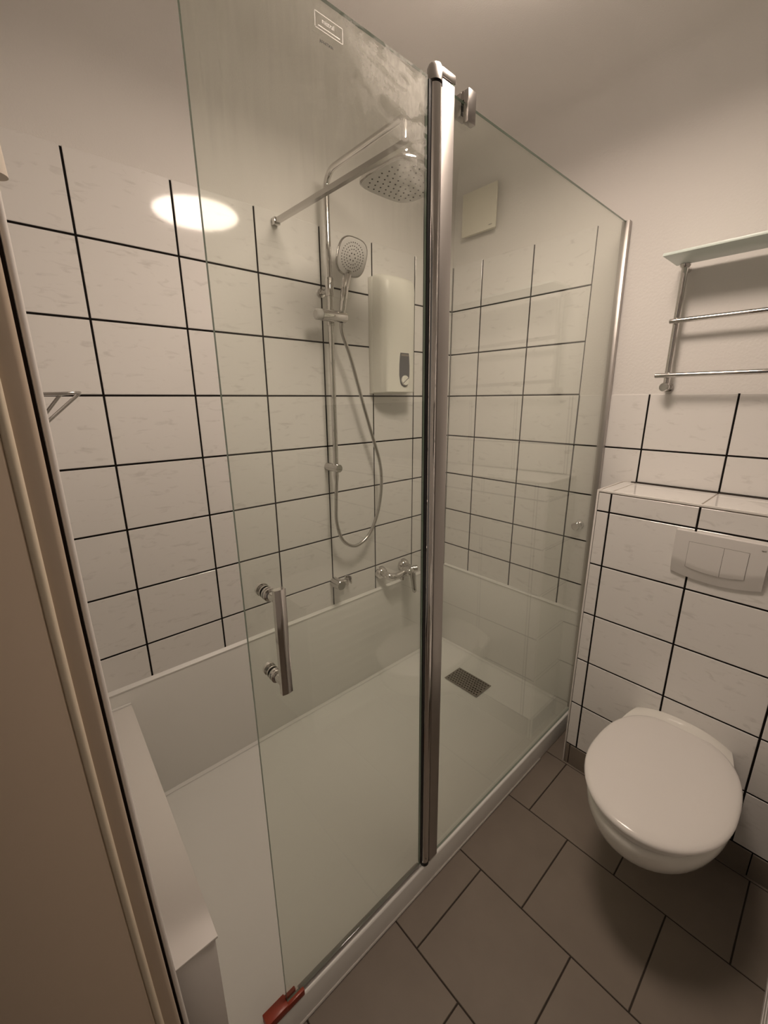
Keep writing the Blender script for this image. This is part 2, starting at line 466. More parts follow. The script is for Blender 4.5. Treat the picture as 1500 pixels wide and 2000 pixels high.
hg.lathe((-1.7188, -0.9035, 0.173), (0, 0, 1), [(0, 0.0), (0, 0.0115), (0.026, 0.0105), (0.031, 0.006), (0.032, 0.0)], 20)
obj('hinge_cap', hg, 'hinge_cream', door_frame, 'cream plastic hinge cap')

# ------------------------------------------------------------------ shower tray, wall panels, ledge
TZ = -1.407
tray = thing('shower_tray', (-0.85, -0.4, FL), 'flat white acrylic shower tray on the taupe floor', 'shower tray')
mb = MB()
def rrect(x0, x1, y0, y1, r, z, n=6):
    out = []
    for cx, cy, a0 in ((x1-r, y1-r, 0), (x0+r, y1-r, PI/2), (x0+r, y0+r, PI), (x1-r, y0+r, 1.5*PI)):
        out += [(cx + r*math.cos(a0+k*PI/2/n), cy + r*math.sin(a0+k*PI/2/n), z) for k in range(n+1)]
    return out
T0, T1, U0, U1 = XL+0.003, -0.0005, -0.8115, -0.0005
mb.rings([rrect(T0, T1, U0, U1, 0.003, FL), rrect(T0, T1, U0, U1, 0.003, TZ-0.006), rrect(T0+0.0015, T1-0.0015, U0+0.0015, U1-0.0015, 0.003, TZ-0.0015),
          rrect(T0+0.005, T1-0.005, U0+0.005, U1-0.005, 0.004, TZ), rrect(T0+0.030, T1-0.012, U0+0.026, U1-0.012, 0.015, TZ),
          rrect(T0+0.045, T1-0.022, U0+0.040, U1-0.022, 0.03, TZ-0.004), rrect(-0.9, -0.14, -0.52, -0.22, 0.05, TZ-0.007)])
obj('basin', mb, 'acrylic', tray, angle=50)
mb = MB(); mb.tube([(-1.66, -0.8115, FL+0.003), (-0.305, -0.8115, FL+0.003)], 0.0045, 10)
obj('silicone_bead', mb, 'silicone_grey', tray)
drain = thing('drain_cover', (-0.217, -0.363, TZ-0.005), 'rectangular perforated steel drain cover in the shower tray', 'drain cover')
d0, d1, e0, e1 = -0.2785, -0.1555, -0.4625, -0.2635
obj('plate', MB().box(d0, d1, e0, e1, TZ-0.0045, TZ-0.0012, 0.0008), 'steel', drain)
mb = MB()
nx, ny = 7, 13
for i in range(nx):
    for j in range(ny):
        if (i+j) % 2 == 0 or True:
            cx = d0 + 0.012 + (d1-d0-0.024)*i/(nx-1); cy = e0+0.013 + (e1-e0-0.026)*j/(ny-1) + (0.0035 if i % 2 else -0.0035)
            mb.lathe((cx, cy, TZ-0.0013), (0, 0, 1), [(0, 0.0043), (0.0004, 0.0042)], 8)
obj('holes', mb, 'gap_shade', drain, 'round dark discs painted as the shade in the drain holes', kind='stuff')  # flat dark discs on the plate paint the shade of the perforation

PT = -0.932
pb = thing('wall_panel', (-0.85, -0.004, TZ), 'long white splash panel on the back wall above the tray', 'wall panel', None)
obj('panel', MB().box(XL+0.004, -0.0005, -0.008, -0.0003, TZ+0.0005, PT, 0.001), 'panel_white', pb)
obj('top_bead', MB().prism([(-0.0003, PT), (-0.0110, PT), (-0.0110, PT+0.003), (-0.0003, PT+0.012)], XL+0.004, -0.009, 'x'), 'silicone', pb, 'white silicone bead')
obj('bottom_bead', MB().prism([(-0.0082, TZ+0.0003), (-0.0175, TZ+0.0003), (-0.0082, TZ+0.0095)], -1.60, -0.009, 'x'), 'silicone', pb)
pr = thing('wall_panel', (-0.004, -0.39, TZ), 'short white splash panel on the right wall behind the drain', 'wall panel', None)
obj('panel', MB().box(-0.008, -0.0005, -0.790, -0.0085, TZ+0.0005, PT, 0.001), 'panel_white', pr)
obj('top_bead', MB().prism([(-0.0003, PT), (-0.0110, PT), (-0.0110, PT+0.003), (-0.0003, PT+0.010)], -0.790, -0.0115, 'y'), 'silicone', pr)
obj('bottom_bead', MB().prism([(-0.0082, TZ+0.0003), (-0.0165, TZ+0.0003), (-0.0082, TZ+0.0085)], -0.785, -0.012, 'y'), 'silicone', pr)
obj('corner_bead', MB().box(-0.0125, -0.0082, -0.0125, -0.0085, TZ, PT, 0.0015), 'silicone', pr)

ld = thing('ledge_box', (-1.655, -0.41, TZ), 'white boxed ledge along the left side of the shower tray', 'ledge')
def skew(v):                                          # it was built slightly out of square
    k = (v.y + 0.01)/-0.81
    return (v.x - 0.022*k*(1 if v.x > -1.66 else 0), v.y, v.z)
obj('body', MB().box(XL+0.0035, -1.6025, -0.820, -0.0085, TZ+0.0005, -0.9915, 0.001).map(skew), 'ledge_white', ld)
obj('top_board', MB().box(XL+0.0035, -1.5985, -0.824, -0.0085, -0.9915, -0.9855, 0.0012).map(skew), 'ledge_white', ld)
obj('rear_bead', MB().box(XL+0.0035, -1.5985, -0.016, -0.0085, -0.9855, -0.9790, 0.002), 'silicone', ld)

# ------------------------------------------------------------------ glass screen (leans a little, as the walls do)
GY0, LEAN = -0.7755, 0.0124
def gy(z): return GY0 + LEAN*(z - 0.57)
def leang(v): return (v.x, v.y + gy(v.z), v.z)        # build around y = 0, then lean
GTOP, GBOT, GTH = 0.574, TZ+0.004, 0.003
def pane(name, x0, x1, z0, z1, mat, parent):
    mb = MB(); mb.box(x0, x1, -GTH, GTH, z0, z1, 0.0004, 1)
    mb.map(leang)
    o = obj(name, mb, mat, parent, origin=((x0+x1)/2, gy((z0+z1)/2), z0), mats=[mat, 'glass_edge'], angle=20)
    for p in o.data.polygons:
        if abs(p.normal.y) < 0.9: p.material_index = 1
    return o
screen = thing('shower_screen', (-0.5, gy(TZ), TZ), 'fixed clear glass shower panel between chrome post and wall', 'shower screen')
pane('glass_pane', -0.972, -0.008, TZ+0.0008, GTOP, 'pane_glass', screen)
mb = MB().box(-0.022, -0.0005, -0.0125, 0.0125, TZ+0.0008, GTOP+0.004, 0.0015).map(leang)
obj('wall_profile', mb, 'post_satin', screen, 'slim chrome wall profile')
mb = MB()
mb.box(-1.0060, -0.969, -0.0125, 0.0125, TZ+0.003, GTOP+0.004, 0.0015)
obj('post', mb.map(leang), 'post_satin', screen, 'flat face of the chrome post')
mb = MB(); mb.lathe((-1.0165, -0.0015, TZ+0.012), (0, 0, 1), [(0, 0.0128), (GTOP-TZ-0.020, 0.0128)], 28)
obj('pivot_column', mb.map(leang), 'chrome', screen, 'round chrome pivot column')
mb = MB(); mb.lathe((-1.0165, -0.0015, GTOP-0.004), (0, 0, 1), [(0, 0.0), (0, 0.0150), (0.021, 0.0150), (0.0265, 0.0125), (0.0285, 0.006), (0.029, 0)], 28)
mb.box(-1.008, -0.968, -0.0135, 0.0135, GTOP+0.0065, GTOP+0.021, 0.0012)
obj('post_cap', mb.map(leang), 'cap_grey', screen, 'chrome cap on the post')
mb = MB(); mb.lathe((-1.0165, -0.0015, TZ+0.0008), (0, 0, 1), [(0, 0.0135), (0.011, 0.0135)], 24)
obj('foot', mb.map(leang), 'black_rubber', screen, 'black pivot foot')

DX0, DX1 = -1.493, -1.0375
door = thing('shower_door', (-1.26, gy(TZ), TZ), 'clear hinged glass shower door with chrome bar handle', 'shower door')
dp = pane('glass_pane', DX0, DX1, GBOT+0.008, GTOP, 'door_glass', door)
mb = MB().box(-1.0368, -1.0304, -0.0055, 0.0055, TZ+0.0155, GTOP-0.006).map(leang)
obj('hinge_gasket', mb, 'black_rubber', door, 'black rubber gasket')
mb = MB(); mb.box(DX0+0.035, DX1-0.004, -0.0052, 0.0052, TZ+0.002, TZ+0.017, 0.001)
mb.box(DX0+0.035, DX1-0.004, 0.0035, 0.0125, TZ+0.0015, TZ+0.0035)
obj('drip_seal', mb.map(leang), 'seal_clear', door, 'clear plastic drip seal')
# handle
hd = MB()
hx0, hx1, hz0, hz1 = -1.4565, -1.4355, -0.540, -0.331
hy = gy(-0.43) - 0.040
prof = [(hx0, 0.0), (hx0, 0.010)] + [(hx0 + (hx1-hx0)*t, 0.010 + 0.002*math.sin(PI*t)) for t in (0.25, 0.5, 0.75)] + [(hx1, 0.010), (hx1, 0.0)]
hd.prism([(x, hy - d + 0.004) for x, d in prof], hz0, hz1)
hnd = obj('handle', hd, 'chrome', door, 'flat chrome bar handle', angle=30)
for zz in (-0.352, -0.519):
    g = gy(zz); mb = MB()
    mb.lathe((-1.449, g-0.0032, zz), (0, -1, 0), [(0, 0.0125), (0.004, 0.0125), (0.0055, 0.010), (0.0075, 0.0125), (0.0115, 0.0125), (0.0125, 0.0085), (0.034, 0.0080)], 22)
    obj('standoff', mb, 'chrome', hnd)
    mb = MB(); mb.lathe((-1.449, g+0.0032, zz), (0, 1, 0), [(0, 0.0120), (0.003, 0.0120), (0.0035, 0.008), (0.012, 0.0075), (0.0125, 0.0125), (0.019, 0.0125), (0.0205, 0.009), (0.0205, 0.0)], 22)
    obj('inner_knob', mb, 'chrome', hnd)

def text_mesh(s, size, name, mat, parent, loc, xdir, zdir, depth=0.0003, spacing=1.0):
    """flat lettering laid on a surface: loc is the centre, xdir the reading direction, zdir the up direction"""
    cu = bpy.data.curves.new('lettering', 'FONT'); cu.body = s; cu.size = size; cu.extrude = depth
    cu.align_x = 'CENTER'; cu.align_y = 'CENTER'; cu.space_character = spacing
    t = bpy.data.objects.new('lettering', cu); COL.objects.link(t)
    dg = bpy.context.evaluated_depsgraph_get()
    me = bpy.data.meshes.new_from_object(t.evaluated_get(dg))
    bpy.data.objects.remove(t); bpy.data.curves.remove(cu)
    X, Zd = Vector(xdir).normalized(), Vector(zdir).normalized(); Nn = X.cross(Zd)
    for v in me.vertices:
        c = v.co.copy(); v.co = X*c.x + Zd*c.y + Nn*c.z
    me.materials.clear(); me.materials.append(MATS[mat])
    o = bpy.data.objects.new(name, me)
    return _link(o, loc, parent)
# etched maker's label and the dark stamp under it, at the top of the door
lz = 0.5405; ly = gy(lz) - GTH - 0.0004
lab = MB()
lx0, lx1, lz0, lz1 = -1.2905, -1.2375, 0.5310, 0.5515
for a in ((lx0, lx1, lz0, lz0+0.0009), (lx0, lx1, lz1-0.0009, lz1), (lx0, lx0+0.0009, lz0, lz1), (lx1-0.0009, lx1, lz0, lz1)):
    lab.box(a[0], a[1], ly-0.0002, ly+0.0002, a[2], a[3])
lab.box(lx0+0.006, lx1-0.006, ly-0.0002, ly+0.0002, 0.5350, 0.5362)
lb = obj('label', lab, 'label_print', dp, 'small white etched label with a thin border')
text_mesh('mistral', 0.0085, 'lettering', 'label_print', dp, (-1.266, ly, 0.5435), (1, 0, 0), (0, 0, 1))
text_mesh('JU-1417.WH', 0.0052, 'stamp', 'marker_black', dp, (-1.270, gy(0.517)-GTH-0.0004, 0.5175), (1, 0, 0), (0, 0, 1), 0.0003, 0.9)

# red guard clipped over the lower free corner of the door
rg = MB(); gb = gy(TZ)
rz0, rz1 = TZ+0.0006, TZ+0.024
rg.box(-1.548, DX0-0.0006, gb-0.0125, gb+0.0140, rz0, rz1, 0.002)
rg.box(DX0-0.004, -1.451, gb-0.0125, gb-0.0042, rz0, rz1-0.004, 0.0015)
rg.box(DX0-0.004, -1.466, gb+0.0042, gb+0.0125, rz0, rz1-0.006, 0.0015)
rg.box(DX0-0.004, -1.462, gb-0.006, gb+0.006, rz0, rz0+0.006)
rgo = obj('glass_corner_guard', rg, 'red_plastic')
tag(rgo, 'red plastic guard on the bottom corner of the glass door', 'corner guard')

# stabiliser bar
sb = thing('stabiliser_bar', (-0.93, -0.39, 0.56), 'square chrome stabiliser bar from back wall to glass top', 'support bar')
A, B = Vector((-0.948, -0.012, 0.563)), Vector((-0.917, -0.760, 0.570))
def sqbar(a, b, h):
    d = (b-a).normalized(); u = d.cross(Vector((0, 0, 1))).normalized(); v = u.cross(d)
    ring = lambda p: [p+u*h+v*h, p-u*h+v*h, p-u*h-v*h, p+u*h-v*h]
    return MB().rings([ring(a), ring(b)])
obj('bar', sqbar(A, B, 0.0072), 'chrome_satin', sb, 'square chrome tube')
mb = MB().box(-0.959, -0.937, -0.022, -0.0003, 0.552, 0.574, 0.0015)
obj('wall_mount', mb, 'chrome', sb)
g = gy(0.57); mb = MB()
mb.box(-0.930, -0.904, g-0.016, g-0.0036, 0.535, 0.5915, 0.001)
mb.box(-0.930, -0.904, g-0.0036, g+0.0032, 0.5755, 0.5915)
mb.box(-0.930, -0.904, g+0.0036, g+0.020, 0.552, 0.5915, 0.001)
obj('glass_clamp', mb, 'cap_grey', sb, 'chrome clamp over the glass edge')

# ------------------------------------------------------------------ shower column
RX, RY = -0.7735, -0.060
sc_ = thing('shower_column', (RX, RY, -0.30), 'chrome shower column with overhead arm on the tiled wall', 'shower column')
pts = [(RX, RY, 0.39), (RX, RY, 0.66)]
for k in range(9):
    a = k*PI/2/8; pts.append((RX, RY - 0.055*(1-math.cos(a)), 0.683 + 0.055*math.sin(a)))
pts += [(RX, -0.30, 0.738), (RX, -0.43, 0.738)]
for k in range(1, 7):
    a = k*PI/2/6; pts.append((RX, -0.43 - 0.018*math.sin(a), 0.720 + 0.018*math.cos(a)))
pts += [(RX, -0.448, 0.650)]
obj('upper_pipe', MB().tube(pts, 0.0105, 18), 'chrome', sc_, 'bent chrome pipe', angle=60)
obj('lower_pipe', MB().tube([(RX, RY, -0.315), (RX, RY, 0.40)], 0.0110, 18), 'chrome', sc_, angle=60)
mb = MB().lathe((RX, RY, 0.352), (0, 0, 1), [(0, 0.0), (0, 0.0155), (0.058, 0.0155), (0.062, 0.013), (0.062, 0.0)], 22)
mb.lathe((RX, RY, 0.372), (0, 1, 0), [(0.012, 0.0085), (0.050, 0.0085), (0.052, 0.016), (0.0595, 0.016)], 18)
obj('collar', mb, 'chrome', sc_, 'chrome collar with wall bracket')
mb = MB().lathe((RX, -0.0003, -0.283), (0, -1, 0), [(0, 0.0), (0, 0.0165), (0.082, 0.0165), (0.085, 0.0145), (0.085, 0.0)], 22)
obj('wall_bracket', mb, 'chrome_satin', sc_)
mb = MB().lathe((RX, RY, -0.343), (0, 0, 1), [(0, 0.008), (0.012, 0.0095), (0.030, 0.0120)], 18)
obj('hose_nut', mb, 'chrome', sc_)
mb = MB()
mb.lathe((-0.833, -0.088, 0.2795), (1, 0, 0.02), [(0, 0.0), (0, 0.0200), (0.104, 0.0200), (0.108, 0.0175), (0.108, 0.0)], 24)
mb.lathe((RX, RY, 0.252), (0, 0, 1), [(0, 0.0145), (0.055, 0.0145)], 18)
sl = obj('slider', mb, 'chrome', sc_, 'chrome slide holder')
mb = MB().lathe((-0.8335, -0.088, 0.2795), (-1, 0, -0.02), [(0, 0.0), (0, 0.0185), (0.020, 0.0185), (0.024, 0.014), (0.024, 0)], 20)
obj('clamp_knob', mb, 'head_face', sl, 'pale clamping knob')

# overhead rain head: rounded square
rh = thing('rain_shower_head', (RX, -0.448, 0.58), 'large rounded square overhead shower head on the bent arm', 'shower head')
def squircle(cx, cy, a, b, z, n=48, p=4.0):
    out = []
    for k in range(n):
        t = 2*PI*k/n; c, s_ = math.cos(t), math.sin(t)
        out.append((cx + a*math.copysign(abs(c)**(2/p), c), cy + b*math.copysign(abs(s_)**(2/p), s_), z))
    return out
hc = (RX, -0.448)
mb = MB(); mb.rings([squircle(*hc, 0.104, 0.104, 0.581), squircle(*hc, 0.108, 0.108, 0.583), squircle(*hc, 0.109, 0.109, 0.589), squircle(*hc, 0.106, 0.106, 0.594),
                     squircle(*hc, 0.088, 0.088, 0.600), squircle(*hc, 0.03, 0.03, 0.606, p=2)])
obj('body', mb, 'chrome', rh, angle=50)
mb = MB(); mb.rings([squircle(*hc, 0.1025, 0.1025, 0.5802), squircle(*hc, 0.1035, 0.1035, 0.5822)])
obj('spray_face', mb, 'head_face', rh, 'pale grey spray face')
mb = MB()
for i in range(-4, 5):
    for j in range(-4, 5):
        x, y = hc[0]+i*0.0205 + (0.004 if j % 2 else -0.004), hc[1]+j*0.0205
        if abs(i)+abs(j) > 7: continue
        mb.lathe((x, y, 0.5803), (0, 0, -1), [(0, 0.0026), (0.0015, 0.0021)], 7)
obj('nozzles', mb, 'nozzle', rh, 'small dark rubber nozzles', kind='stuff')
mb = MB().lathe((hc[0], hc[1], 0.604), (0, 0, 1), [(0, 0.024), (0.006, 0.022), (0.008, 0.013), (0.030, 0.013), (0.036, 0.0165), (0.052, 0.0165), (0.054, 0.0108)], 24)
obj('swivel_joint', mb, 'chrome', rh)

# hand shower in the slide holder
hs = thing('hand_shower', (-0.741, -0.098, 0.27), 'chrome hand shower with pale oval head in the slide holder', 'hand shower')
C0 = Vector((-0.6965, -0.098, 0.4860)); nrm = Vector((-0.30, -0.90, -0.22)).normalized()
upv = (Vector((0.20, 0, 1)) - nrm*Vector((0.20, 0, 1)).dot(nrm)).normalized(); rt = upv.cross(nrm).normalized()
def sq2(a, b, off, p=2.9, n=40):
    out = []
    for k in range(n):
        t = 2*PI*k/n; c, s_ = math.cos(t), math.sin(t)
        out.append(C0 + rt*(a*math.copysign(abs(c)**(2/p), c)) + upv*(b*math.copysign(abs(s_)**(2/p), s_)) + nrm*off)
    return out
mb = MB(); mb.rings([sq2(0.030, 0.034, -0.021), sq2(0.050, 0.056, -0.016), sq2(0.0575, 0.064, -0.007), sq2(0.0575, 0.064, 0.001), sq2(0.0545, 0.061, 0.005)])
obj('head', mb, 'chrome_satin', hs, angle=50)
mb = MB(); mb.rings([sq2(0.0535, 0.060, 0.0042), sq2(0.0525, 0.059, 0.0066), sq2(0.048, 0.054, 0.0072)])
obj('spray_face', mb, 'head_face', hs, 'pale grey spray face', angle=50)
mb = MB()
for rr, cnt in ((0.022, 16), (0.031, 24), (0.041, 32)):
    for k in range(cnt):
        t = 2*PI*k/cnt; p = C0 + rt*(rr*math.cos(t)) + upv*(rr*1.12*math.sin(t)) + nrm*0.0071
        mb.lathe(p, nrm, [(0, 0.0020), (0.0009, 0.0017)], 6)
for k in range(6):
    t = 2*PI*k/6; p = C0 + rt*(0.011*math.cos(t)) + upv*(0.012*math.sin(t)) + nrm*0.0071
    mb.lathe(p, nrm, [(0, 0.0026), (0.0009, 0.002)], 6)
obj('nozzles', mb, 'nozzle', hs, 'rings of small dark nozzles', kind='stuff')
hb = C0 - upv*0.058 - nrm*0.006
pts = [hb + upv*0.014, hb, Vector((-0.729, -0.097, 0.395)), Vector((-0.738, -0.097, 0.34)), Vector((-0.7415, -0.093, 0.305)), Vector((-0.742, -0.091, 0.2985))]
obj('handle', MB().tube(pts, [0.020, 0.0165, 0.0145, 0.0135, 0.0125, 0.011], 16), 'chrome', hs, 'slim chrome handle', angle=60)

def catmull(P, n=8):
    P = [Vector(p) for p in P]; out = []
    for i in range(len(P)-1):
        a, b, c, d = P[max(i-1, 0)], P[i], P[i+1], P[min(i+2, len(P)-1)]
        for k in range(n):
            t = k/n
            out.append(0.5*((2*b) + (c-a)*t + (2*a-5*b+4*c-d)*t*t + (3*b-a-3*c+d)*t**3))
    return out + [P[-1]]
hp = [(-0.744, -0.088, 0.262), (-0.7355, -0.081, 0.225), (-0.697, -0.073, 0.150), (-0.662, -0.068, 0.060), (-0.620, -0.064, -0.056), (-0.572, -0.060, -0.180), (-0.537, -0.06, -0.280), (-0.527, -0.06, -0.360), (-0.534, -0.06, -0.445),
      (-0.558, -0.06, -0.528), (-0.606, -0.06, -0.607), (-0.681, -0.06, -0.641), (-0.748, -0.06, -0.602), (-0.779, -0.06, -0.515), (-0.779, -0.06, -0.430), (RX, RY, -0.340)]
ho = obj('shower_hose', MB().tube(catmull(hp), 0.0072, 12), 'chrome_satin')
tag(ho, 'flexible chrome shower hose hanging in a loop on the tiled wall', 'shower hose')

# ------------------------------------------------------------------ water heater
HX0, HX1, HZ0, HZ1, HD = -0.540, -0.336, 0.014, 0.468, 0.105
wh = thing('water_heater', ((HX0+HX1)/2, -0.05, HZ0), 'white wall mounted instantaneous water heater with grey control panel', 'water heater')
obj('back_plate', MB().box(HX0, HX1, -0.026, -0.0003, HZ0-0.004, HZ1-0.002, 0.003), 'heater_white', wh)
prof = [(HX0+0.001, -0.026), (HX0+0.002, -0.045)]
for k in range(7):
    a = k*PI/2/6; prof.append((HX0+0.004+0.046*(1-math.cos(a)), -0.052-0.046*math.sin(a)))
prof += [(HX0+0.08, -0.1035), ((HX0+HX1)/2, -HD), (HX1-0.08, -0.1035)]
for k in range(7):
    a = PI/2 - k*PI/2/6; prof.append((HX1-0.004-0.046*(1-math.cos(a)), -0.052-0.046*math.sin(a)))
prof += [(HX1-0.002, -0.045), (HX1-0.001, -0.026)]
def hring(z, k, dz=0):
    cx = (HX0+HX1)/2
    return [(cx+(x-cx)*(1-k*0.10), -0.026+(y+0.026)*(1-k), z) for x, y in prof]
mb = MB(); mb.rings([hring(HZ0, 0.06), hring(HZ0+0.003, 0.0), hring(HZ1-0.05, 0.0), hring(HZ1-0.025, 0.03), hring(HZ1-0.010, 0.12), hring(HZ1-0.001, 0.28), hring(HZ1, 0.34)])
obj('cover', mb, 'heater_white', wh, angle=40)
cxh = -0.4305
def ctl(sx, sz, y0, y1):
    out = []
    z_b, z_t = 0.0375, 0.1755
    pr = []
    for k in range(13):
        a = PI + k*PI/12; pr.append((0.0245*math.cos(a), 0.062+0.0245*math.sin(a)))
    pr += [(0.0288, 0.085), (0.0288, 0.125), (0.0262, 0.158), (0.0235, 0.1745), (-0.0235, 0.1745), (-0.0262, 0.158), (-0.0288, 0.125), (-0.0288, 0.085)]
    zc = 0.106
    return [(cxh+x*sx, zc+(z-zc)*sz) for x, z in pr]
yy = -HD + 0.0012
obj('control_panel', MB().prism(ctl(1, 1, 0, 0), yy, yy-0.0030, 'y'), 'heater_grey', wh, 'dark grey rounded control panel')
obj('control_inlay', MB().box(cxh-0.021, cxh+0.021, yy-0.0036, yy-0.0028, 0.162, 0.170), 'steel', wh)
kn = MB().lathe((cxh, yy-0.0028, 0.0635), (0, -1, 0), [(0, 0.0205), (0.006, 0.0205), (0.0075, 0.019), (0.0075, 0)], 28)
kno = obj('selector_knob', kn, 'heater_white', wh, 'round white selector knob')
mb = MB().box(-0.019, 0.019, -0.0004, 0.0004, -0.0012, 0.0012)
ca, sa = math.cos(0.62), math.sin(0.62)
mb.map(lambda v: (cxh + v.x*ca - v.z*sa, yy-0.0106 + v.y, 0.0625 + v.x*sa + v.z*ca))
obj('pointer', mb, 'heater_grey', kno)

# ------------------------------------------------------------------ wall outlet and mixer
wo = thing('hand_shower_bracket', (-0.76, -0.03, -0.83), 'chrome wall bracket for a hand shower just above the splash panel', 'wall bracket')
mb = MB().lathe((-0.7640, -0.0003, -0.8080), (0, -1, 0), [(0, 0.0), (0, 0.0225), (0.056, 0.0225), (0.059, 0.020), (0.059, 0.0)], 26)
obj('body', mb, 'chrome_satin', wo)
mb = MB()
prof = []
for k in range(13):
    a = 0.55 + k*(2*PI-1.1)/12; prof.append((0.0175*math.cos(a+PI/2-PI), 0.0175*math.sin(a+PI/2-PI)))
for k in range(13):
    a = 2*PI-0.55 - k*(2*PI-1.1)/12; prof.append((0.012*math.cos(a+PI/2-PI), 0.012*math.sin(a+PI/2-PI)))
mb.rings([[(-0.707+x, -0.030+y, z) for x, y in prof] for z in (-0.824, -0.792)])
mb.lathe((-0.748, -0.030, -0.808), (1, 0, 0), [(0, 0.011), (0.028, 0.011)], 16)
obj('fork', mb, 'chrome', wo, 'open fork for the hand shower', angle=30)

mx = thing('mixer_tap', (-0.41, -0.06, -0.93), 'chrome single lever shower mixer on two round wall rosettes', 'tap')
for x in (-0.485, -0.332):
    mb = MB().lathe((x, -0.0003, -0.844), (0, -1, 0), [(0, 0.0335), (0.004, 0.0335), (0.016, 0.030), (0.027, 0.022), (0.032, 0.015), (0.033, 0.0)], 28)
    obj('rosette', mb, 'chrome', mx)
mb = MB().tube(catmull([(-0.485, -0.028, -0.844), (-0.483, -0.050, -0.846), (-0.470, -0.066, -0.852), (-0.440, -0.070, -0.856), (-0.408, -0.070, -0.853), (-0.380, -0.068, -0.848)], 5), [0.017]*6+[0.0175]*20, 16)
mb.tube(catmull([(-0.332, -0.028, -0.844), (-0.334, -0.046, -0.845), (-0.345, -0.062, -0.846), (-0.372, -0.070, -0.848)], 5), 0.017, 16)
obj('body', mb, 'chrome', mx, angle=60)
mb = MB().lathe((-0.372, -0.056, -0.850), (-0.05, -1, 0.12), [(0, 0.012), (0.004, 0.023), (0.030, 0.0245), (0.036, 0.0235), (0.050, 0.0225), (0.056, 0.018), (0.058, 0.0)], 26)
obj('cartridge', mb, 'chrome', mx, angle=50)
mb = MB().lathe((-0.366, -0.070, -0.838), (0.75, -0.55, 0.05), [(0, 0.011), (0.026, 0.012), (0.028, 0.016), (0.050, 0.016), (0.052, 0.0135), (0.052, 0)], 20)
obj('diverter_knob', mb, 'chrome_satin', mx)
mb = MB()
rr = []
for d, wd, th in ((0.0, 0.014, 0.014), (0.02, 0.0165, 0.014), (0.05, 0.0145, 0.011), (0.085, 0.0135, 0.009), (0.100, 0.0120, 0.008), (0.107, 0.006, 0.004)):
    c = Vector((-0.372 + 0.004*d/0.1, -0.112 - 0.012*d/0.1, -0.840 - d))
    rr.append([c + Vector((wd*math.cos(2*PI*k/14), th*math.sin(2*PI*k/14), 0)) for k in range(14)])
mb.rings(rr)
obj('lever', mb, 'chrome_satin', mx, 'long flat lever pointing down', angle=60)
mb = MB().lathe((-0.402, -0.070, -0.868), (0, 0, -1), [(0, 0.011), (0.016, 0.010), (0.018, 0.008)], 16)
obj('outlet', mb, 'chrome', mx)

# ------------------------------------------------------------------ ventilation cover
vn = thing('vent_cover', (-0.015, -0.155, 0.69), 'cream square extractor fan cover high on the right wall', 'vent cover')
mb = MB().box(-0.028, -0.0003, -0.232, -0.066, 0.702, 0.862, 0.004)
obj('housing', mb, 'vent_cream', vn)
mb = MB().box(-0.036, -0.0285, -0.250, -0.070, 0.696, 0.866, 0.003)
fp = obj('front_plate', mb, 'vent_cream', vn)
text_mesh('maico', 0.0075, 'lettering', 'text_grey', fp, (-0.0364, -0.224, 0.712), (0, -1, 0), (0, 0, 1))

# ------------------------------------------------------------------ robe hook on the right wall inside the glass
rb = MB().lathe((-0.0003, -0.735, -0.533), (-1, 0, 0), [(0, 0.0), (0, 0.0185), (0.005, 0.0185), (0.007, 0.0125), (0.028, 0.0125), (0.030, 0.0175), (0.040, 0.0175), (0.042, 0.0150), (0.042, 0.0)], 26)
rbo = obj('robe_hook', rb, 'chrome')
tag(rbo, 'round chrome robe hook on the tiles behind the fixed glass', 'hook')

# ------------------------------------------------------------------ wire shelf peeping out beside the door frame
ws = thing('soap_shelf', (XL+0.05, -0.30, -0.08), 'chrome wire soap shelf with slanted struts beside the door frame', 'shelf')
x0 = XL+0.0036
y0_, y1_ = -0.345, -0.235
mb = MB(); mb.tube(catmull([(x0, y0_, -0.002), (-1.65, y0_-0.004, 0.000), (-1.622, y0_+0.006, 0.002), (-1.616, y0_+0.03, 0.002), (-1.618, y1_-0.02, 0.002), (-1.63, y1_, 0.001), (x0, y1_, -0.002)], 6), 0.0032, 10)
obj('rim_wire', mb, 'chrome_satin', ws)
for yv, xv in ((y0_+0.01, -1.619), (y0_+0.055, -1.646)):
    mb = MB().tube([(xv, yv, 0.0), (x0, yv, -0.088)], 0.0034, 10)
    obj('strut', mb, 'chrome_satin', ws)
mb = MB().box(x0, -1.640, y0_+0.015, y1_-0.01, -0.0035, -0.0005, 0.001)
obj('tray_plate', mb, 'chrome_satin', ws)
mb = MB().lathe((x0, y0_+0.05, 0.018), (1, 0, 0), [(0, 0.005), (0.026, 0.005), (0.028, 0.008), (0.033, 0.008)], 14)
obj('fixing_knob', mb, 'steel', ws)

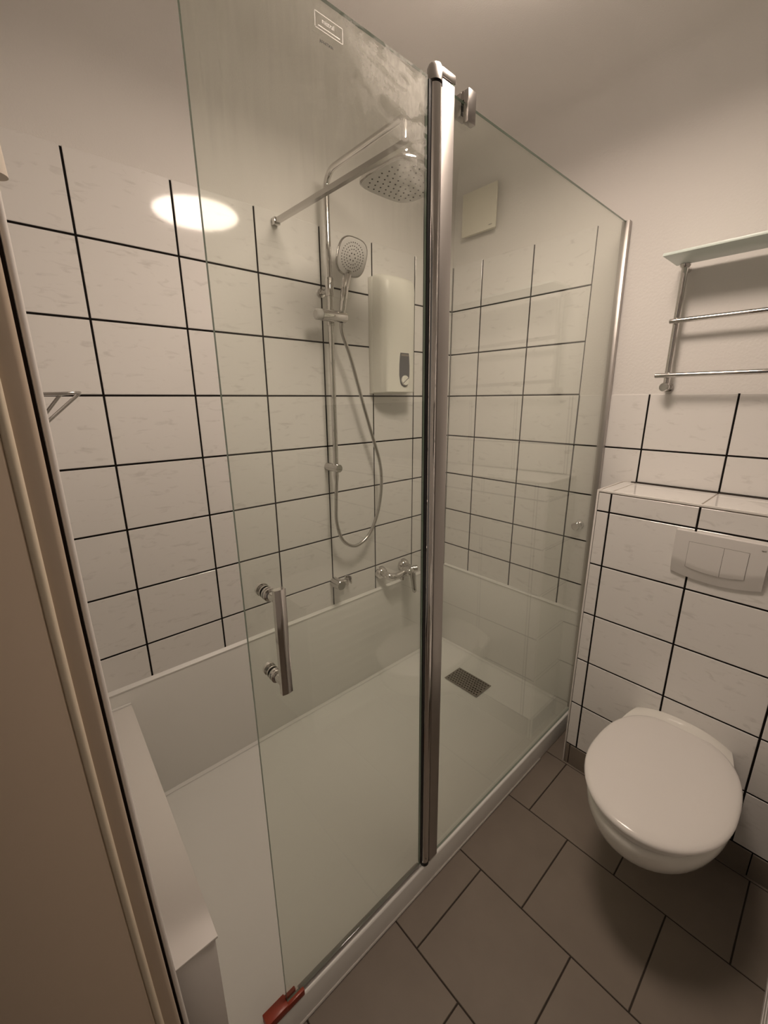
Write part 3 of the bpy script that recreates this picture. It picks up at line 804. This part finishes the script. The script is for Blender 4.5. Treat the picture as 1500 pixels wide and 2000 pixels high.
# ------------------------------------------------------------------ glass shelf with towel rails
gs = thing('towel_rail_shelf', (-0.08, -1.24, 0.0), 'frosted glass shelf with two chrome towel rails above the cistern', 'shelf')
SZ = 0.398
mb = MB().box(-0.172, -0.028, -1.545, -0.953, SZ, SZ+0.008, 0.001)
obj('glass_shelf', mb, 'frosted', gs, 'frosted greenish glass board')
for y in (-0.980, -1.520):
    mb = MB().tube([(-0.036, y, 0.022), (-0.036, y, SZ-0.006)], 0.0095, 18)
    p = obj('post', mb, 'chrome', gs, 'upright chrome tube', angle=60)
    mb = MB().lathe((-0.0003, y, 0.020), (-1, 0, 0), [(0, 0.0), (0, 0.015), (0.004, 0.015), (0.006, 0.010), (0.046, 0.010), (0.048, 0.0145), (0.056, 0.0145), (0.058, 0.012), (0.058, 0.0)], 22)
    obj('wall_knob', mb, 'chrome', p, 'round chrome wall fixing')
    mb = MB().lathe((-0.036, y, SZ-0.012), (0, 0, 1), [(0, 0.011), (0.006, 0.0155), (0.0115, 0.0155)], 20)
    mb.lathe((-0.0003, y, SZ-0.012), (-1, 0, 0), [(0, 0.010), (0.03, 0.008)], 14)
    obj('shelf_support', mb, 'chrome', p)
for x, z, yl in ((-0.058, 0.2268, -0.967), (-0.075, 0.0572, -0.954)):
    mb = MB().lathe((x, yl, z), (0, -1, 0), [(0, 0.0), (0, 0.0070), (0.001, 0.0078), (0.59, 0.0078), (0.592, 0.0)], 18)
    obj('rail', mb, 'chrome', gs, 'horizontal chrome towel rail')
    for y in (-0.980, -1.520):
        if x < -0.06:
            gs_b = MB().box(x, -0.040, y-0.004, y+0.004, z-0.004, z+0.004)
            obj('rail_bracket', gs_b, 'chrome', gs)

# ------------------------------------------------------------------ flush plate
fpz = thing('flush_plate', (BX-0.01, -1.243, -0.56), 'white plastic dual flush plate on the tiled box above the toilet', 'flush plate')
PY0, PY1 = -1.3525, -1.1305
def arc(y, ztop, drop):
    t = (y - (PY0+PY1)/2)/((PY1-PY0)/2); return ztop - drop*(1-t*t)
def hfun(y, z, extra=0.0):
    zb = arc(y, -0.546, 0.016); za = arc(y, -0.498, 0.022)
    if z >= za: h = 0.016 + 0.002*(1-((z+0.45)/0.06)**2*0.3)
    else:
        t = (za-z)/max(za-zb, 1e-4); h = 0.0168 - 0.0105*min(t, 1)**1.1
    return h + extra
def sheet(y0, y1, zt, zbf, extra, ny=14, nz=18, back=0.0005):
    mb = MB(); b = mb.bm
    grid = []
    for i in range(ny+1):
        y = y0 + (y1-y0)*i/ny; zb = zbf(y); row = []
        for k in range(nz+1):
            z = zt + (zb-zt)*k/nz
            row.append(b.verts.new((BX - hfun(y, z, extra), y, z)))
        grid.append(row)
    for i in range(ny):
        for k in range(nz): b.faces.new((grid[i][k], grid[i+1][k], grid[i+1][k+1], grid[i][k+1]))
    border = [r[0] for r in grid] + grid[-1][1:] + [r[-1] for r in reversed(grid[:-1])] + list(reversed(grid[0][1:-1]))
    bk = [b.verts.new((BX - back, v.co.y, v.co.z)) for v in border]
    n = len(border)
    for i in range(n): b.faces.new((border[i], border[(i+1) % n], bk[(i+1) % n], bk[i]))
    b.faces.new(bk)
    return mb
obj('plate', sheet(PY0, PY1, -0.4095, lambda y: arc(y, -0.546, 0.016), 0.0), 'plate_plastic', fpz, angle=25)
QZ, QB = -0.4385, lambda y: arc(y, -0.508, 0.023)
obj('button_gap_shade', sheet(-1.3115, -1.1685, QZ, QB, 0.0006, back=0.008), 'text_grey', fpz, angle=25)  # dark sheet behind the buttons paints the shade in the slits
obj('button', sheet(-1.2540, -1.1693, QZ-0.0008, lambda y: QB(y)+0.0008, 0.0013, back=0.008), 'plate_plastic', fpz, 'wide flush button', angle=25)
obj('button', sheet(-1.3107, -1.2550, QZ-0.0008, lambda y: QB(y)+0.0008, 0.0013, back=0.008), 'plate_plastic', fpz, 'narrow flush button', angle=25)
text_mesh('TECE', 0.0045, 'lettering', 'text_grey', fpz, (BX-0.0186, -1.3385, -0.4255), (0, -1, 0), (0, 0, 1))

# ------------------------------------------------------------------ toilet
TY = -1.252
wc = thing('toilet', (-0.5, TY, -1.40), 'white wall hung toilet with closed oval lid below the flush plate', 'toilet')
def oval(xb, xf, hw, z, n=64, pb=2.5, pf=2.0, split=0.52):
    """closed outline from the back xb (towards the wall) to the front xf; hw = half width; flattened where it meets the wall"""
    xc = xb + (xf-xb)*split; out = []
    for k in range(n):
        t = 2*PI*k/n; c, s_ = math.cos(t), math.sin(t)
        p = pf if c > 0 else pb
        a = (xf-xc) if c > 0 else (xc-xb)
        out.append((min(xc + a*math.copysign(abs(c)**(2/p), c), BX-0.0006), TY + hw*math.copysign(abs(s_)**(2/p), s_), z))
    return out
rings = []
for k, z in ((-0.004, -1.0810), (0.0, -1.0795), (0.0, -1.0745), (-0.004, -1.0700), (-0.012, -1.0665), (-0.035, -1.0640), (-0.075, -1.0625), (-0.13, -1.0615)):
    rings.append(oval(-0.254+k*0.8, -0.762-k, 0.1815+k, z, pb=2.6, pf=2.05))
obj('lid', MB().rings(rings), 'seat_plastic', wc, 'closed oval white lid', angle=60)
rings = [oval(-0.262, -0.752, 0.1665, -1.1010, pb=2.6), oval(-0.258, -0.755, 0.1690, -1.0995, pb=2.6), oval(-0.258, -0.755, 0.1690, -1.0880, pb=2.6), oval(-0.266, -0.748, 0.1630, -1.0815, pb=2.6)]
obj('seat', MB().rings(rings), 'seat_plastic', wc, 'white seat ring under the lid', angle=60)
B_ = []
for xf, hw, z in ((-0.748, 0.166, -1.1020), (-0.759, 0.1745, -1.1060), (-0.762, 0.1768, -1.120), (-0.760, 0.1760, -1.142), (-0.748, 0.170, -1.170), (-0.720, 0.160, -1.200), (-0.672, 0.147, -1.232), (-0.604, 0.131, -1.265), (-0.528, 0.116, -1.298), (-0.465, 0.104, -1.328), (-0.422, 0.094, -1.352), (-0.40, 0.082, -1.365)):
    B_.append(oval(-0.185, xf, hw, z, pb=2.4, split=0.52))
obj('bowl', MB().rings(B_), 'ceramic', wc, 'smooth white ceramic bowl', angle=60)
# ceramic deck at the wall behind the lid
mb = MB(); rr = []
for x, hw, k in ((BX-0.0006, 0.1345, 1.0), (BX-0.012, 0.138, 1.0), (BX-0.030, 0.143, 0.85), (BX-0.055, 0.150, 0.45), (BX-0.080, 0.155, 0.0)):
    ring = []
    for j in range(17):
        t = -1 + 2*j/16
        ring.append((x, TY + 0.010 + hw*t, -1.088 + (0.033*(1-abs(t)**2.4))*k - (1-k)*0.012))
    ring += [(x, TY + 0.010 + hw, -1.150), (x, TY + 0.010 - hw, -1.150)]
    rr.append(ring)
mb.rings(rr)
obj('deck', mb, 'ceramic', wc, 'cream ceramic deck at the wall', angle=45)

# ------------------------------------------------------------------ slatted cabinet whose corner shows at the lower right
rd = thing('slatted_cabinet', (-0.66, -1.74, FL), 'white slatted cabinet in the lower right corner of the picture', 'cabinet')
obj('body', MB().box(-0.93, -0.36, -1.95, -1.5640, FL+0.0004, -0.86, 0.003), 'radiator_white', rd)
for k in range(11):
    z = -1.445 + k*0.050
    obj('slat', MB().box(-0.915, -0.375, -1.5636, -1.5580, z, z+0.028, 0.002), 'radiator_white', rd)

# ------------------------------------------------------------------ ceiling lamp
LX, LY, LR = -0.872, -0.890, 0.190
lp = thing('ceiling_lamp', (LX, LY, 0.85), 'round opal glass ceiling lamp', 'ceiling lamp')
obj('base', MB().lathe((LX, LY, CE-0.0003), (0, 0, -1), [(0, 0.0), (0, LR-0.004), (0.094, LR-0.004), (0.094, 0.0)], 48), 'lamp_side_glow', lp, 'white lamp side with a faint added glow', angle=40)
obj('diffuser', MB().lathe((LX, LY, CE-0.0945), (0, 0, -1), [(0, 0.0), (0, LR), (0.004, LR), (0.0075, LR-0.006), (0.010, LR-0.05), (0.0105, 0.0)], 48), 'lamp_opal', lp, 'glowing opal diffuser', angle=60)
